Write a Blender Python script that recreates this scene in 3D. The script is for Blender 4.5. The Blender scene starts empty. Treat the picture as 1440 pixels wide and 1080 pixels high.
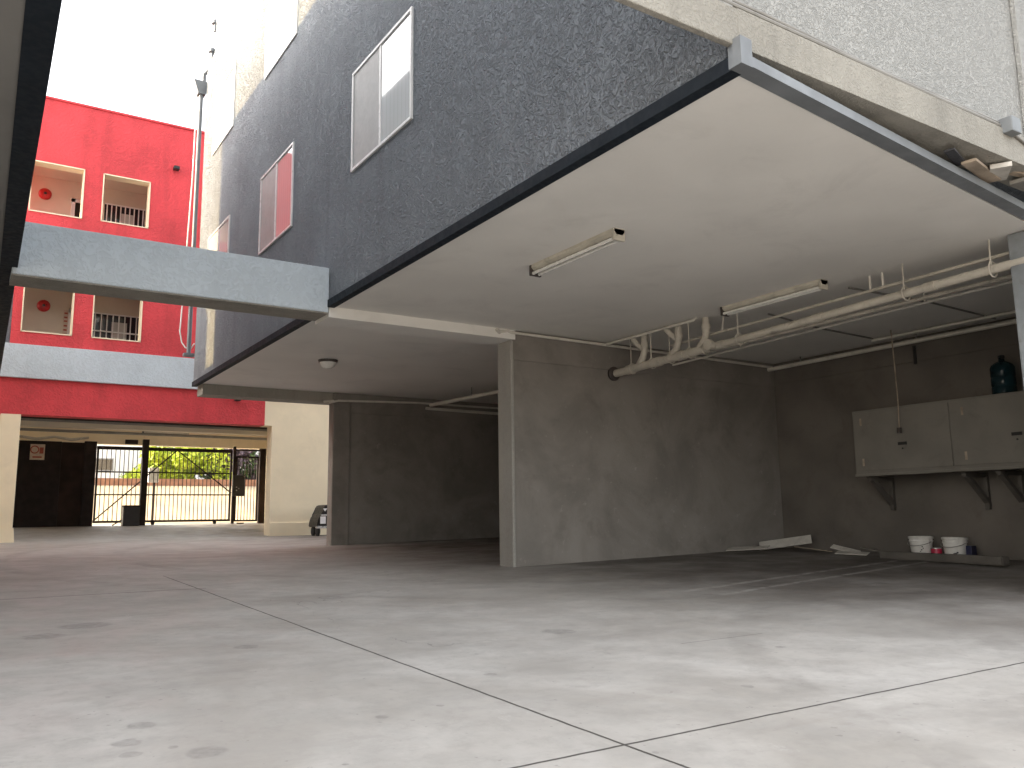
import bpy, bmesh, math, random
from mathutils import Vector, Matrix, Quaternion
R = math.radians
random.seed(7)
sc = bpy.context.scene
COL = sc.collection

# ------------------------------------------------------------------ camera
cam_d = bpy.data.cameras.new('camera'); cam = bpy.data.objects.new('camera', cam_d); COL.objects.link(cam)
cam_d.sensor_fit = 'HORIZONTAL'; cam_d.sensor_width = 36.0; cam_d.lens = 1183.2/1440*36
cam_d.clip_start = 0.05; cam_d.clip_end = 1500
yaw, pit, rol = R(33.0765), R(8.8868), R(-0.7836)
fw = Vector((math.sin(yaw)*math.cos(pit), math.cos(yaw)*math.cos(pit), math.sin(pit)))
rt = Vector((math.cos(yaw), -math.sin(yaw), 0)); up = rt.cross(fw)
r2 = math.cos(rol)*rt+math.sin(rol)*up; u2 = -math.sin(rol)*rt+math.cos(rol)*up
cam.matrix_world = Matrix(((r2.x, u2.x, -fw.x, 0), (r2.y, u2.y, -fw.y, 0), (r2.z, u2.z, -fw.z, 0), (0, 0, 0, 1)))
sc.camera = cam

# ------------------------------------------------------------------ light and exposure
S = Vector((-1.0, 0.5, 0.522)).normalized()            # towards the sun
elev = math.asin(S.z); azim = math.atan2(S.x, S.y)
w = bpy.data.worlds.new('World'); sc.world = w; w.use_nodes = True
nt = w.node_tree; nt.nodes.clear()
sky = nt.nodes.new('ShaderNodeTexSky'); sky.sky_type = 'NISHITA'; sky.sun_disc = False
sky.sun_elevation = elev; sky.sun_rotation = azim; sky.air_density = 1.0; sky.dust_density = 4.0; sky.ozone_density = 0.6
hs = nt.nodes.new('ShaderNodeHueSaturation'); hs.inputs['Saturation'].default_value = 0.3
tn = nt.nodes.new('ShaderNodeMix'); tn.data_type = 'RGBA'; tn.blend_type = 'MULTIPLY'; tn.inputs[0].default_value = 1.0
tn.inputs[7].default_value = (1.0, 0.97, 0.93, 1)
bg = nt.nodes.new('ShaderNodeBackground'); bg.inputs[1].default_value = 0.15
wo = nt.nodes.new('ShaderNodeOutputWorld')
nt.links.new(sky.outputs[0], hs.inputs['Color']); nt.links.new(hs.outputs[0], tn.inputs[6])
nt.links.new(tn.outputs[2], bg.inputs[0]); nt.links.new(bg.outputs[0], wo.inputs[0])
sun_d = bpy.data.lights.new('sun', 'SUN'); sun_d.energy = 2.0; sun_d.angle = R(0.5); sun_d.color = (0.76, 0.54, 0.25)
sun = bpy.data.objects.new('sun', sun_d); COL.objects.link(sun)
sun.rotation_euler = (-S).to_track_quat('-Z', 'Y').to_euler(); sun.location = (-20, 10, 20)
vs = sc.view_settings; vs.view_transform = 'Standard'; vs.look = 'None'; vs.gamma = 1; vs.use_curve_mapping = False
vs.exposure = 2.72
sc.cycles.max_bounces = 12; sc.cycles.diffuse_bounces = 8

# ------------------------------------------------------------------ materials
class NT:
    def __init__(s, name):
        s.m = bpy.data.materials.new(name); s.m.use_nodes = True
        s.t = s.m.node_tree; s.b = s.t.nodes['Principled BSDF']
        s.pos = s.t.nodes.new('ShaderNodeNewGeometry').outputs['Position']
    def n(s, k, **kw):
        x = s.t.nodes.new(k)
        for a, v in kw.items(): setattr(x, a, v)
        return x
    def l(s, a, b): s.t.links.new(a, b)
    def math(s, op, a, b=None, c=None, clamp=False):
        x = s.n('ShaderNodeMath', operation=op); x.use_clamp = clamp
        for i, v in enumerate((a, b, c)):
            if v is None: continue
            if hasattr(v, 'links'): s.l(v, x.inputs[i])
            else: x.inputs[i].default_value = v
        return x.outputs[0]
    def noise(s, scale, detail=4, rough=.55, dist=0.0, vec=None, sx=None):
        v = vec or s.pos
        if sx:
            mp = s.n('ShaderNodeMapping'); mp.inputs['Scale'].default_value = sx; s.l(v, mp.inputs[0]); v = mp.outputs[0]
        x = s.n('ShaderNodeTexNoise'); x.inputs['Scale'].default_value = scale; x.inputs['Detail'].default_value = detail
        x.inputs['Roughness'].default_value = rough; x.inputs['Distortion'].default_value = dist; s.l(v, x.inputs['Vector'])
        return x.outputs['Fac']
    def ramp(s, f, p):
        x = s.n('ShaderNodeMapRange'); x.interpolation_type = 'SMOOTHSTEP'
        x.inputs[1].default_value, x.inputs[2].default_value, x.inputs[3].default_value, x.inputs[4].default_value = p
        s.l(f, x.inputs[0]); return x.outputs[0]
    def mix(s, f, a, b, mode='MIX'):
        x = s.n('ShaderNodeMix', data_type='RGBA', blend_type=mode)
        for i, v in ((0, f), (6, a), (7, b)):
            if hasattr(v, 'links'): s.l(v, x.inputs[i])
            elif i == 0: x.inputs[0].default_value = v
            else: x.inputs[i].default_value = (*v, 1)
        return x.outputs[2]
    def bump(s, h, strength=.5, dist=.01, prev=None):
        x = s.n('ShaderNodeBump'); x.inputs['Strength'].default_value = strength; x.inputs['Distance'].default_value = dist
        s.l(h, x.inputs['Height'])
        if prev is not None: s.l(prev, x.inputs['Normal'])
        return x.outputs[0]
    def xyz(s):
        x = s.n('ShaderNodeSeparateXYZ'); s.l(s.pos, x.inputs[0]); return x.outputs
    def done(s, col=None, rough=.6, nrm=None, metal=0.0, spec=None):
        if col is not None:
            if hasattr(col, 'links'): s.l(col, s.b.inputs['Base Color'])
            else: s.b.inputs['Base Color'].default_value = (*col, 1)
        if hasattr(rough, 'links'): s.l(rough, s.b.inputs['Roughness'])
        else: s.b.inputs['Roughness'].default_value = rough
        s.b.inputs['Metallic'].default_value = metal
        if spec is not None: s.b.inputs['Specular IOR Level'].default_value = spec
        if nrm is not None: s.l(nrm, s.b.inputs['Normal'])
        return s.m

def sc3(c, k): return tuple(min(1, v*k) for v in c)
def paint(name, c, rough=.6, var=.12, scale=3.0, metal=0.0, bump=0.0, bscale=60, grime=0.0, spec=None):
    """painted or raw surface with uneven tone, optional fine relief and grime patches"""
    t = NT(name)
    f = t.ramp(t.noise(scale, 5, .6), (.3, .7, 0, 1))
    col = t.mix(f, sc3(c, 1-var), sc3(c, 1+var))
    if grime:
        g = t.ramp(t.noise(scale*1.7, 8, .7, .6), (.5, .75, 0, grime))
        col = t.mix(g, col, (.06, .045, .03))
    nrm = t.bump(t.noise(bscale, 4, .6), bump, .004) if bump else None
    rr = t.ramp(t.noise(scale*4, 3), (.3, .7, max(.03, rough-.1), min(1, rough+.1)))
    return t.done(col, rr, nrm, metal, spec)

def stucco(name, c, ridge=22, strength=.9, dist=.02, var=.1, rough=.8, streak=.1):
    """trowelled / dashed stucco: worm-like ridges over a grainy base"""
    t = NT(name)
    a = t.noise(ridge, 3, .5, 1.6)
    rg = t.ramp(a, (.42, .60, 0, 1))
    b = t.noise(ridge*5, 4, .65)
    h = t.math('ADD', rg, t.math('MULTIPLY', b, .35))
    f = t.ramp(t.noise(.8, 5, .6), (.3, .7, 0, 1))
    col = t.mix(f, sc3(c, 1-var), sc3(c, 1+var))
    st = t.ramp(t.noise(1.0, 5, .6, 0, sx=(3.5, 3.5, .35)), (.45, .75, 0, streak))
    col = t.mix(st, col, sc3(c, .5))
    col = t.mix(t.math('MULTIPLY', rg, .2), col, sc3(c, 1.35))  # ridge tops painted lighter to strengthen the relief's light and shade
    return t.done(col, rough, t.bump(h, strength, dist))

def floor_mat():
    t = NT('worn_concrete'); x, y, z = t.xyz()
    base = t.mix(t.ramp(t.noise(.5, 6, .65, .8), (.3, .7, 0, 1)), (.345, .32, .288), (.475, .455, .425))
    base = t.mix(t.ramp(t.noise(3.2, 8, .7, .4), (.38, .72, 0, .55)), base, (.30, .285, .265))
    # drawn-out tyre film: elongated along the lane crossing
    base = t.mix(t.ramp(t.noise(1.1, 7, .68, .5, sx=(.35, 1.3, 1)), (.5, .74, 0, .38)), base, (.225, .20, .178))
    base = t.mix(t.ramp(t.noise(11, 10, .75, .3), (.45, .7, 0, .4)), base, (.27, .25, .23))
    base = t.mix(t.ramp(t.noise(2.2, 9, .8, 1.2, sx=(1.6, .5, 1)), (.6, .7, 0, .35)), base, (.58, .565, .54))
    # brown traffic film in the bays, deepened to paint in their shade
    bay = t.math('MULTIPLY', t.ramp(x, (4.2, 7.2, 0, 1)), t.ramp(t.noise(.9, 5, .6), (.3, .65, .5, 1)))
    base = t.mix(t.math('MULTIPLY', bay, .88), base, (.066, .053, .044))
    far = t.math('MULTIPLY', t.ramp(y, (9, 12, 0, 1)), t.ramp(y, (15.8, 17.5, 1, 0)))
    base = t.mix(t.math('MULTIPLY', far, .04), base, (.24, .18, .14))
    # warm bloom by the right foreground
    # paint lines of the bay
    def seg(ax, ay, bx, by, hw):
        L = math.hypot(bx-ax, by-ay); ux, uy = (bx-ax)/L, (by-ay)/L
        dx = t.math('SUBTRACT', x, ax); dy = t.math('SUBTRACT', y, ay)
        al = t.math('ADD', t.math('MULTIPLY', dx, ux), t.math('MULTIPLY', dy, uy))
        pe = t.math('ABSOLUTE', t.math('SUBTRACT', t.math('MULTIPLY', dy, ux), t.math('MULTIPLY', dx, uy)))
        m = t.math('MULTIPLY', t.ramp(pe, (hw*.75, hw*1.2, 1, 0)), t.math('MULTIPLY', t.ramp(al, (0, .1, 0, 1)), t.ramp(al, (L-.1, L, 1, 0))))
        return m
    wear = t.ramp(t.noise(7, 6, .7), (.35, .62, 0, .55))
    for s_ in ((5.5, 5.74, 10.2, 6.44, .045), (5.62, 5.36, 10.2, 6.08, .04)):
        base = t.mix(t.math('MULTIPLY', seg(*s_), wear), base, (.5, .48, .45))
    # drips and gum spots
    spots = [(.75, 3.06, .068), (.53, 3.17, .032), (.63, 3.55, .05), (.54, 3.33, .05), (.67, 3.18, .022), (2.0, 2.23, .012), (1.71, 3.2, .02), (1.44, 3.16, .03), (.77, 6.51, .16), (.49, 6.15, .12), (1.44, 5.06, .07),
             (3.28, 4.53, .11), (2.77, 7.19, .12), (2.21, 3.62, .03), (3.04, 2.76, .03), (4.0, 3.35, .03), (1.09, 2.68, .012), (3.36, 2.14, .012), (3.9, 3.5, .02), (4.3, 3.1, .018), (.7, 1.9, .02)]
    wob = t.math('MULTIPLY', t.math('SUBTRACT', t.noise(14, 3), .5), .06)
    tot = None
    for (px, py, r) in spots:
        dx = t.math('SUBTRACT', x, px); dy = t.math('SUBTRACT', y, py)
        d = t.math('ADD', t.math('SQRT', t.math('ADD', t.math('MULTIPLY', dx, dx), t.math('MULTIPLY', dy, dy))), wob)
        mk = t.ramp(d, (r*.8, r*1.15, 1, 0)); tot = mk if tot is None else t.math('MAXIMUM', tot, mk)
    base = t.mix(t.math('MULTIPLY', tot, t.ramp(t.noise(20, 4), (.3, .6, .2, .5))), base, (.17, .16, .15))
    flecks = t.ramp(t.noise(26, 2, .5), (.70, .76, 0, .5)); base = t.mix(flecks, base, (.17, .16, .15))
    # hairline cracks and the rubber arcs of turning tyres
    vo = t.n('ShaderNodeTexVoronoi', feature='DISTANCE_TO_EDGE'); vo.inputs['Scale'].default_value = .30
    wv = t.n('ShaderNodeVectorMath', operation='ADD'); nz = t.n('ShaderNodeTexNoise'); nz.inputs['Scale'].default_value = 1.6; nz.inputs['Detail'].default_value = 7
    t.l(t.pos, nz.inputs['Vector']); t.l(t.pos, wv.inputs[0]); t.l(nz.outputs['Color'], wv.inputs[1]); t.l(wv.outputs[0], vo.inputs['Vector'])
    ck = t.math('MULTIPLY', t.ramp(vo.outputs['Distance'], (.0, .0022, 1, 0)), t.ramp(t.noise(.45, 3), (.48, .58, 0, .6)))
    base = t.mix(ck, base, (.12, .11, .10))
    for (ax, ay, rr) in ((8.4, -.6, 6.1), (8.4, -.6, 4.65), (9.6, 13.4, 7.6), (9.6, 13.4, 9.1)):
        dx = t.math('SUBTRACT', x, ax); dy = t.math('SUBTRACT', y, ay)
        d = t.math('ABSOLUTE', t.math('SUBTRACT', t.math('ADD', t.math('SQRT', t.math('ADD', t.math('MULTIPLY', dx, dx), t.math('MULTIPLY', dy, dy))), t.math('MULTIPLY', wob, 1.5)), rr))
        base = t.mix(t.math('MULTIPLY', t.ramp(d, (.06, .13, .30, 0)), t.ramp(t.noise(1.3, 6, .7), (.4, .65, .1, 1))), base, (.15, .135, .12))
    # sawn control joints
    wj = t.math('MULTIPLY', t.math('SUBTRACT', t.noise(5, 4), .5), .018)
    def joint(c, pos, lim, lo, hi, hw=.0042):
        d = t.math('ABSOLUTE', t.math('ADD', t.math('SUBTRACT', c, pos), wj))
        m = t.ramp(d, (hw, hw+.005, 1, 0))
        return t.math('MULTIPLY', m, t.math('MULTIPLY', t.math('GREATER_THAN', lim, lo), t.math('LESS_THAN', lim, hi)))
    j = t.math('MAXIMUM', joint(x, 1.975, y, -8, 10.3), joint(y, 2.355, x, -6, 12))
    j = t.math('MAXIMUM', j, joint(y, 8.62, x, -6, 2.05, .010))
    j = t.math('MAXIMUM', j, t.math('MULTIPLY', joint(y, 3.75, x, 3.6, 4.3, .004), .5))
    base = t.mix(t.math('MULTIPLY', j, .9), base, (.028, .024, .02))
    h = t.math('SUBTRACT', t.math('MULTIPLY', t.noise(55, 5, .65), .3), j)
    rough = t.ramp(t.noise(2.5, 5), (.3, .7, .5, .78))
    return t.done(base, rough, t.bump(h, .35, .006))

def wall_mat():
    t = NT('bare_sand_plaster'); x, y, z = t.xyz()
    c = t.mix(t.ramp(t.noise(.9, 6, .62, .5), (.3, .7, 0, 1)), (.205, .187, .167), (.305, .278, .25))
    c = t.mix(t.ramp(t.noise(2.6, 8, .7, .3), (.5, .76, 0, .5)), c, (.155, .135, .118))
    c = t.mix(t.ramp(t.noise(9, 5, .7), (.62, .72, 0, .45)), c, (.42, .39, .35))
    # unevenly darker towards the top of the wall
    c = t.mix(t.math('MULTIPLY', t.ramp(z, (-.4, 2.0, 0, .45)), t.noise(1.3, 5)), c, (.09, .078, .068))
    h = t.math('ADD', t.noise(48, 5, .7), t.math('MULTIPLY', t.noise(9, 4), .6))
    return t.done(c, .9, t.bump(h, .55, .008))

def leaf_mat(name, a, b):
    t = NT(name); c = t.mix(t.ramp(t.noise(3.0, 4), (.3, .7, 0, 1)), a, b); t.b.inputs['Transmission Weight'].default_value = 0
    return t.done(c, .55)

def glass_mat(name, base, ior=1.9, lines=True, rough=.04):
    t = NT(name); x, y, z = t.xyz()
    c = base
    if lines:
        wv = t.math('FRACT', t.math('MULTIPLY', t.math('ADD', y, x), 11.2))
        c = t.mix(t.ramp(wv, (.0, .14, .45, 0)), base, sc3(base, .45))
    t.b.inputs['IOR'].default_value = ior
    return t.done(c, rough, t.bump(t.noise(1.5, 2), .04, .02))

MT = {}
MT['floor'] = floor_mat()
MT['plaster'] = wall_mat()
MT['plaster_light'] = stucco('pale_grey_plaster', (.34, .325, .295), 30, .5, .008, .12, .85, .3)
MT['plaster_shaded'] = paint('shade_darkened_plaster', (.14, .124, .107), .9, .22, 1.1, bump=.5, bscale=40, grime=.3)  # darker copy of the plaster, bay shade put into the colour
MT['slate'] = stucco('slate_grey_dash_stucco', (.27, .30, .335), 19, 1.0, .07, .12, .8, .3)
MT['trim'] = paint('dark_navy_trim_paint', (.011, .016, .023), .7, .15, 5, spec=.2)
MT['soffit'] = paint('off_white_soffit_paint', (.76, .74, .70), .75, .05, .7, bump=.25, bscale=45, grime=.10)
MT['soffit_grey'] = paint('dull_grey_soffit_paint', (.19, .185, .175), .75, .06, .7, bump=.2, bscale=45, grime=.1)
MT['bridge'] = stucco('blue_grey_sand_stucco', (.50, .56, .61), 12, .4, .014, .06, .8, .12)
MT['red'] = stucco('signal_red_stucco', (.60, .050, .060), 11, .5, .016, .16, .75, .35)
MT['cream'] = paint('cream_wall_paint', (.82, .71, .52), .75, .06, 1.2, bump=.4, bscale=20, grime=.08)
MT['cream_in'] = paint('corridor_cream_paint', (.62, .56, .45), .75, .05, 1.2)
MT['white_stucco'] = stucco('white_dash_stucco', (.36, .36, .345), 42, .9, .012, .04, .8, .05)
MT['beam'] = stucco('stained_cream_beam_plaster', (.29, .275, .24), 30, .6, .010, .14, .85, .45)
MT['metal_grey'] = paint('grey_painted_steel', (.165, .178, .19), .5, .14, 4, bump=.1)
MT['steel_post'] = paint('weathered_grey_post_paint', (.19, .205, .215), .6, .2, 3, bump=.5, bscale=18, grime=.45)
MT['frame'] = paint('window_frame_white_vinyl', (.70, .69, .68), .35, .05, 3)
MT['screen'] = paint('insect_screen_mesh', (.33, .325, .32), .5, .06, 6, spec=.6)
MT['glass'] = glass_mat('window_glass_over_blinds', (.40, .41, .41), 3.2)
MT['dark_glass'] = glass_mat('dark_window_glass', (.03, .03, .035), 1.6, False)
MT['pipe'] = paint('dirty_cream_pipe_paint', (.50, .465, .40), .5, .12, 3, grime=.6, bump=.2)
MT['pipe_w'] = paint('white_pipe_paint', (.62, .59, .53), .45, .08, 3, grime=.25)
MT['pipe_d'] = paint('dusty_grey_conduit', (.22, .21, .19), .5, .15, 4, grime=.4)
MT['dark_metal'] = paint('dark_brown_iron_paint', (.022, .016, .014), .7, .25, 5, bump=.2, spec=.2)
MT['fixture'] = paint('aged_enamel_fixture', (.50, .47, .40), .4, .12, 4, grime=.35)
MT['tube'] = paint('frosted_lamp_tube', (.75, .74, .70), .25, .03, 4)
MT['cap'] = paint('dark_socket_plastic', (.05, .04, .035), .5, .2, 5)
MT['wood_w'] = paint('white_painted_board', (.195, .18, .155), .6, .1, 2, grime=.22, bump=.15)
MT['wood_g'] = paint('grey_timber', (.10, .09, .078), .8, .25, 4, bump=.6, bscale=25)
MT['scrap'] = paint('raw_scrap_wood', (.36, .29, .22), .8, .3, 5, bump=.5, grime=.4)
MT['drywall'] = paint('torn_drywall_paper', (.52, .49, .44), .9, .1, 6, grime=.25)
MT['plastic_w'] = paint('scuffed_white_plastic', (.72, .70, .66), .4, .06, 5, grime=.25)
MT['mark'] = paint('dark_print', (.03, .03, .035), .6, .2, 9)
MT['red_can'] = paint('magenta_red_can', (.42, .02, .06), .35, .15, 6)
MT['blue_lab'] = paint('navy_blue_label', (.012, .014, .045), .4, .15, 6)
t_ = NT('blue_green_water_jug_plastic'); t_.b.inputs['Transmission Weight'].default_value = .55; t_.b.inputs['IOR'].default_value = 1.3
MT['jug'] = t_.done((.02, .06, .075), .18)
MT['bell'] = paint('fire_bell_red', (.45, .02, .02), .35, .1, 6)
MT['black'] = paint('matt_black_paint', (.018, .017, .017), .45, .2, 6)
MT['carblack'] = paint('glossy_black_body', (.008, .008, .009), .4, .1, 6)
MT['silver'] = paint('silver_trim', (.6, .6, .6), .3, .08, 6, metal=.5)
MT['plate'] = paint('white_plate', (.78, .78, .80), .4, .04, 6)
MT['rubber'] = paint('rubber', (.02, .02, .02), .8, .1, 6)
MT['brown_panel'] = paint('dark_brown_boarding', (.030, .020, .016), .8, .3, 2.5, bump=.3, spec=.15)
MT['tan_slope'] = paint('tan_concrete_slope', (.36, .29, .19), .85, .08, .8, bump=.2, grime=.06)
MT['brick'] = paint('red_brown_brick', (.24, .12, .075), .85, .2, 4, bump=.4)
MT['house_w'] = paint('bright_white_render', (.80, .79, .77), .8, .04, 1.0)
MT['leaf_y'] = leaf_mat('yellow_green_leaves', (.30, .40, .02), (.50, .58, .06))
MT['leaf_d'] = leaf_mat('deep_green_leaves', (.035, .075, .02), (.08, .13, .035))
MT['leaf_p'] = leaf_mat('dull_purple_leaves', (.07, .045, .07), (.12, .09, .11))
MT['bark'] = paint('bark', (.16, .13, .10), .9, .25, 6, bump=.6)
MT['box_grey'] = paint('grey_call_box_metal', (.30, .30, .32), .5, .1, 6)
MT['sign'] = paint('faded_paper_sign', (.55, .46, .36), .7, .1, 9)
MT['sign_red'] = paint('faded_sign_red', (.35, .08, .05), .7, .15, 9)
MT['cable_w'] = paint('white_cable', (.75, .74, .70), .5, .03, 6)
MT['roof'] = paint('pale_roof_felt', (.5, .48, .45), .9, .1, 2)

# ------------------------------------------------------------------ mesh helpers (all in world metres; z = 0 is the lens height)
class MB:
    def __init__(s): s.b = bmesh.new()
    def box(s, x0, x1, y0, y1, z0, z1, bev=0.0, rot=None):
        b = bmesh.new(); bmesh.ops.create_cube(b, size=1)
        for v in b.verts: v.co = Vector(((x0+x1)/2+v.co.x*(x1-x0), (y0+y1)/2+v.co.y*(y1-y0), (z0+z1)/2+v.co.z*(z1-z0)))
        if bev: bmesh.ops.bevel(b, geom=list(b.edges), offset=bev, segments=2, profile=.6, affect='EDGES')
        if rot is not None:
            c = Vector(((x0+x1)/2, (y0+y1)/2, (z0+z1)/2)); q = rot
            for v in b.verts: v.co = c+q @ (v.co-c)
        s.add(b); return s
    def add(s, b):
        me = bpy.data.meshes.new('t'); b.to_mesh(me); b.free(); s.b.from_mesh(me); bpy.data.meshes.remove(me)
    def prism(s, pts, z0, z1):
        n = len(pts); lo = [s.b.verts.new((p[0], p[1], z0)) for p in pts]; hi = [s.b.verts.new((p[0], p[1], z1)) for p in pts]
        s.b.faces.new(lo[::-1]); s.b.faces.new(hi)
        for i in range(n): s.b.faces.new((lo[i], lo[(i+1) % n], hi[(i+1) % n], hi[i]))
        return s
    def extr(s, pts, d):
        """planar 3-D outline extruded by vector d"""
        d = Vector(d); a = [s.b.verts.new(p) for p in pts]; c = [s.b.verts.new(Vector(p)+d) for p in pts]; n = len(pts)
        s.b.faces.new(a[::-1]); s.b.faces.new(c)
        for i in range(n): s.b.faces.new((a[i], a[(i+1) % n], c[(i+1) % n], c[i]))
        return s
    def tube(s, pts, r, n=10, cap=True):
        pts = [Vector(p) for p in pts]; rs = r if isinstance(r, (list, tuple)) else [r]*len(pts); rings = []
        prev = None
        for i, p in enumerate(pts):
            d = (pts[min(i+1, len(pts)-1)]-pts[max(i-1, 0)]).normalized()
            if prev is None:
                a = Vector((0, 0, 1)) if abs(d.z) < .9 else Vector((1, 0, 0)); u = d.cross(a).normalized()
            else: u = (prev-d*prev.dot(d)).normalized()
            prev = u; v = d.cross(u)
            rings.append([s.b.verts.new(p+(u*math.cos(k*2*math.pi/n)+v*math.sin(k*2*math.pi/n))*rs[i]) for k in range(n)])
        for a, c in zip(rings, rings[1:]):
            for k in range(n): s.b.faces.new((a[k], a[(k+1) % n], c[(k+1) % n], c[k]))
        if cap: s.b.faces.new(rings[0][::-1]); s.b.faces.new(rings[-1])
        return s
    def lathe(s, c, prof, n=28, axis='Z'):
        rings = []
        for (r, h) in prof:
            ring = []
            for k in range(n):
                a = 2*math.pi*k/n; p = (r*math.cos(a), r*math.sin(a), h)
                if axis == 'Y': p = (p[0], p[2], p[1])
                if axis == 'X': p = (p[2], p[0], p[1])
                ring.append(s.b.verts.new(Vector(c)+Vector(p)))
            rings.append(ring)
        for a, b in zip(rings, rings[1:]):
            for k in range(n): s.b.faces.new((a[k], a[(k+1) % n], b[(k+1) % n], b[k]))
        s.b.faces.new(rings[0][::-1]); s.b.faces.new(rings[-1]); return s
    def wall_y(s, x0, x1, z0, z1, y0, y1, holes):
        """wall in the XZ plane from y0 to y1 with rectangular holes (hx0,hx1,hz0,hz1)"""
        xs = sorted({x0, x1, *[h[0] for h in holes], *[h[1] for h in holes]}); zs = sorted({z0, z1, *[h[2] for h in holes], *[h[3] for h in holes]})
        xs = [v for v in xs if x0 <= v <= x1]; zs = [v for v in zs if z0 <= v <= z1]
        def solid(i, k):
            if not (0 <= i < len(xs)-1 and 0 <= k < len(zs)-1): return False
            cx, cz = (xs[i]+xs[i+1])/2, (zs[k]+zs[k+1])/2
            return not any(h[0] < cx < h[1] and h[2] < cz < h[3] for h in holes)
        q = lambda *p: s.b.faces.new([s.b.verts.new(v) for v in p])
        for i in range(len(xs)-1):
            for k in range(len(zs)-1):
                if not solid(i, k): continue
                a, b, c, d = xs[i], xs[i+1], zs[k], zs[k+1]
                q((a, y0, c), (b, y0, c), (b, y0, d), (a, y0, d)); q((a, y1, d), (b, y1, d), (b, y1, c), (a, y1, c))
                if not solid(i-1, k): q((a, y1, c), (a, y0, c), (a, y0, d), (a, y1, d))
                if not solid(i+1, k): q((b, y0, c), (b, y1, c), (b, y1, d), (b, y0, d))
                if not solid(i, k-1): q((a, y1, c), (b, y1, c), (b, y0, c), (a, y0, c))
                if not solid(i, k+1): q((a, y0, d), (b, y0, d), (b, y1, d), (a, y1, d))
        bmesh.ops.remove_doubles(s.b, verts=list(s.b.verts), dist=1e-5); return s
    def build(s, name, mat, parent=None, smooth=False, origin=None):
        b = s.b
        if parent is not None: off = wloc(parent)
        elif origin is not None: off = Vector(origin)
        else:
            lo = Vector([min(v.co[i] for v in b.verts) for i in range(3)]); hi = Vector([max(v.co[i] for v in b.verts) for i in range(3)])
            off = Vector(((lo.x+hi.x)/2, (lo.y+hi.y)/2, lo.z))
        bmesh.ops.recalc_face_normals(b, faces=list(b.faces))
        me = bpy.data.meshes.new(name)
        for v in b.verts: v.co -= off
        b.to_mesh(me); b.free()
        if smooth:
            for p in me.polygons: p.use_smooth = True
            me.set_sharp_from_angle(angle=R(40))
        me.materials.append(MT[mat])
        o = bpy.data.objects.new(name, me); COL.objects.link(o)
        if parent is None: o.location = off
        else: o.parent = parent
        return o
def wloc(o):
    v = Vector(o.location)
    while o.parent: o = o.parent; v += Vector(o.location)
    return v
def thing(name, label, cat, loc, group=None):
    o = bpy.data.objects.new(name, None); COL.objects.link(o); o.location = loc; o.empty_display_size = .2
    return tag(o, label, cat, group)
def tag(o, label, cat, group=None):
    o['label'] = label; o['category'] = cat
    if group: o['group'] = group
    return o
def struct(o): o['kind'] = 'structure'; return o
def copy_tree(o, parent=None):
    c = o.copy(); COL.objects.link(c)
    if parent is not None: c.parent = parent
    for ch in list(o.children): copy_tree(ch, c)
    return c

def gz(x, y):
    """height of the ground"""
    if y < 0: z = -.833
    elif y < 20.4: z = -.833+.0208*y
    elif y < 25: t = (y-20.4)/4.6; z = -.409+(.289)*(t*t*(3-2*t)*.4+t*.6)
    elif y < 30: z = -.12
    elif y < 38: z = -.12+(y-30)/8*1.56
    else: z = 1.44
    cx = min(max(x-5.0, 0), 7)*.0165
    f = 1 if y < 17 else max(0, 1-(y-17)/3)
    return z+cx*f

# ------------------------------------------------------------------ ground
xs = [-300, -100, -40, -15, -6, -3, 0, 2, 3.5, 5, 5.6, 6.2, 7, 8, 9, 10, 11, 12, 14, 20, 40, 100, 300]
ys = [-300, -100, -30, -10, -4, 0, 3, 6, 9, 12, 15, 17, 18, 19, 20, 20.4]+[20.4+.46*i for i in range(1, 11)]+[26, 28, 30, 32, 34, 36, 38, 42, 60, 120, 300]
m = MB(); g = [[m.b.verts.new((x, y, gz(x, y))) for x in xs] for y in ys]
for j in range(len(ys)-1):
    for i in range(len(xs)-1): m.b.faces.new((g[j][i], g[j][i+1], g[j+1][i+1], g[j+1][i]))
struct(m.build('ground', 'floor', origin=(0, 0, 0), smooth=True))
m = MB(); xs2 = [-60, -20, 0, 20, 60]; ys2 = [30.02, 32, 34, 36, 37.98]
g = [[m.b.verts.new((x, y, gz(x, y)+.006)) for x in xs2] for y in ys2]
for j in range(4):
    for i in range(4): m.b.faces.new((g[j][i], g[j][i+1], g[j+1][i+1], g[j+1][i]))
struct(m.build('bank', 'tan_slope', origin=(0, 30, 0)))

# ------------------------------------------------------------------ grey apartment building on the right
C = 2.37                                                # underside of the carport ceiling above the lens
gb = thing('grey_building', 'dark slate grey stucco apartment block overhanging the open carport on the right', 'building', (7.1, 9.2, C))
YF = 15.6
def skew(x): return 2.89+(x-3.34)*.101                  # near edge runs slightly off square
# main shell: dark stucco block standing on the ceiling slab (stepped roof at the far end)
m = MB()
m.prism([(3.34, 2.93), (11.3, 3.3+.44), (11.3, YF), (3.34, YF)], C+.03, 8.55)
m.prism([(3.341, 2.931), (11.3, 3.741), (11.3, 15.05), (3.341, 15.05)], 8.55, 10.2)
m.build('wall', 'slate', gb)
m = MB(); m.prism([(3.36, skew(3.36)+.02), (11.1, skew(11.1)+.02), (11.1, YF-.02), (3.36, YF-.02)], C, C+.029); m.build('soffit', 'soffit', gb)
m = MB(); m.prism([(3.318, 2.885), (3.336, 2.885), (3.336, YF+.015), (3.318, YF+.015)], C-.012, C+.072)
m.prism([(3.336, 2.885), (3.40, 2.89), (3.40, YF), (3.336, YF)], C-.012, C-.002); m.build('drip_trim', 'trim', gb)
m = MB(); m.box(3.34, 5.86, 8.9, 9.35, C-.125, C+.01, .006); m.build('ceiling_beam', 'soffit', gb)
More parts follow.
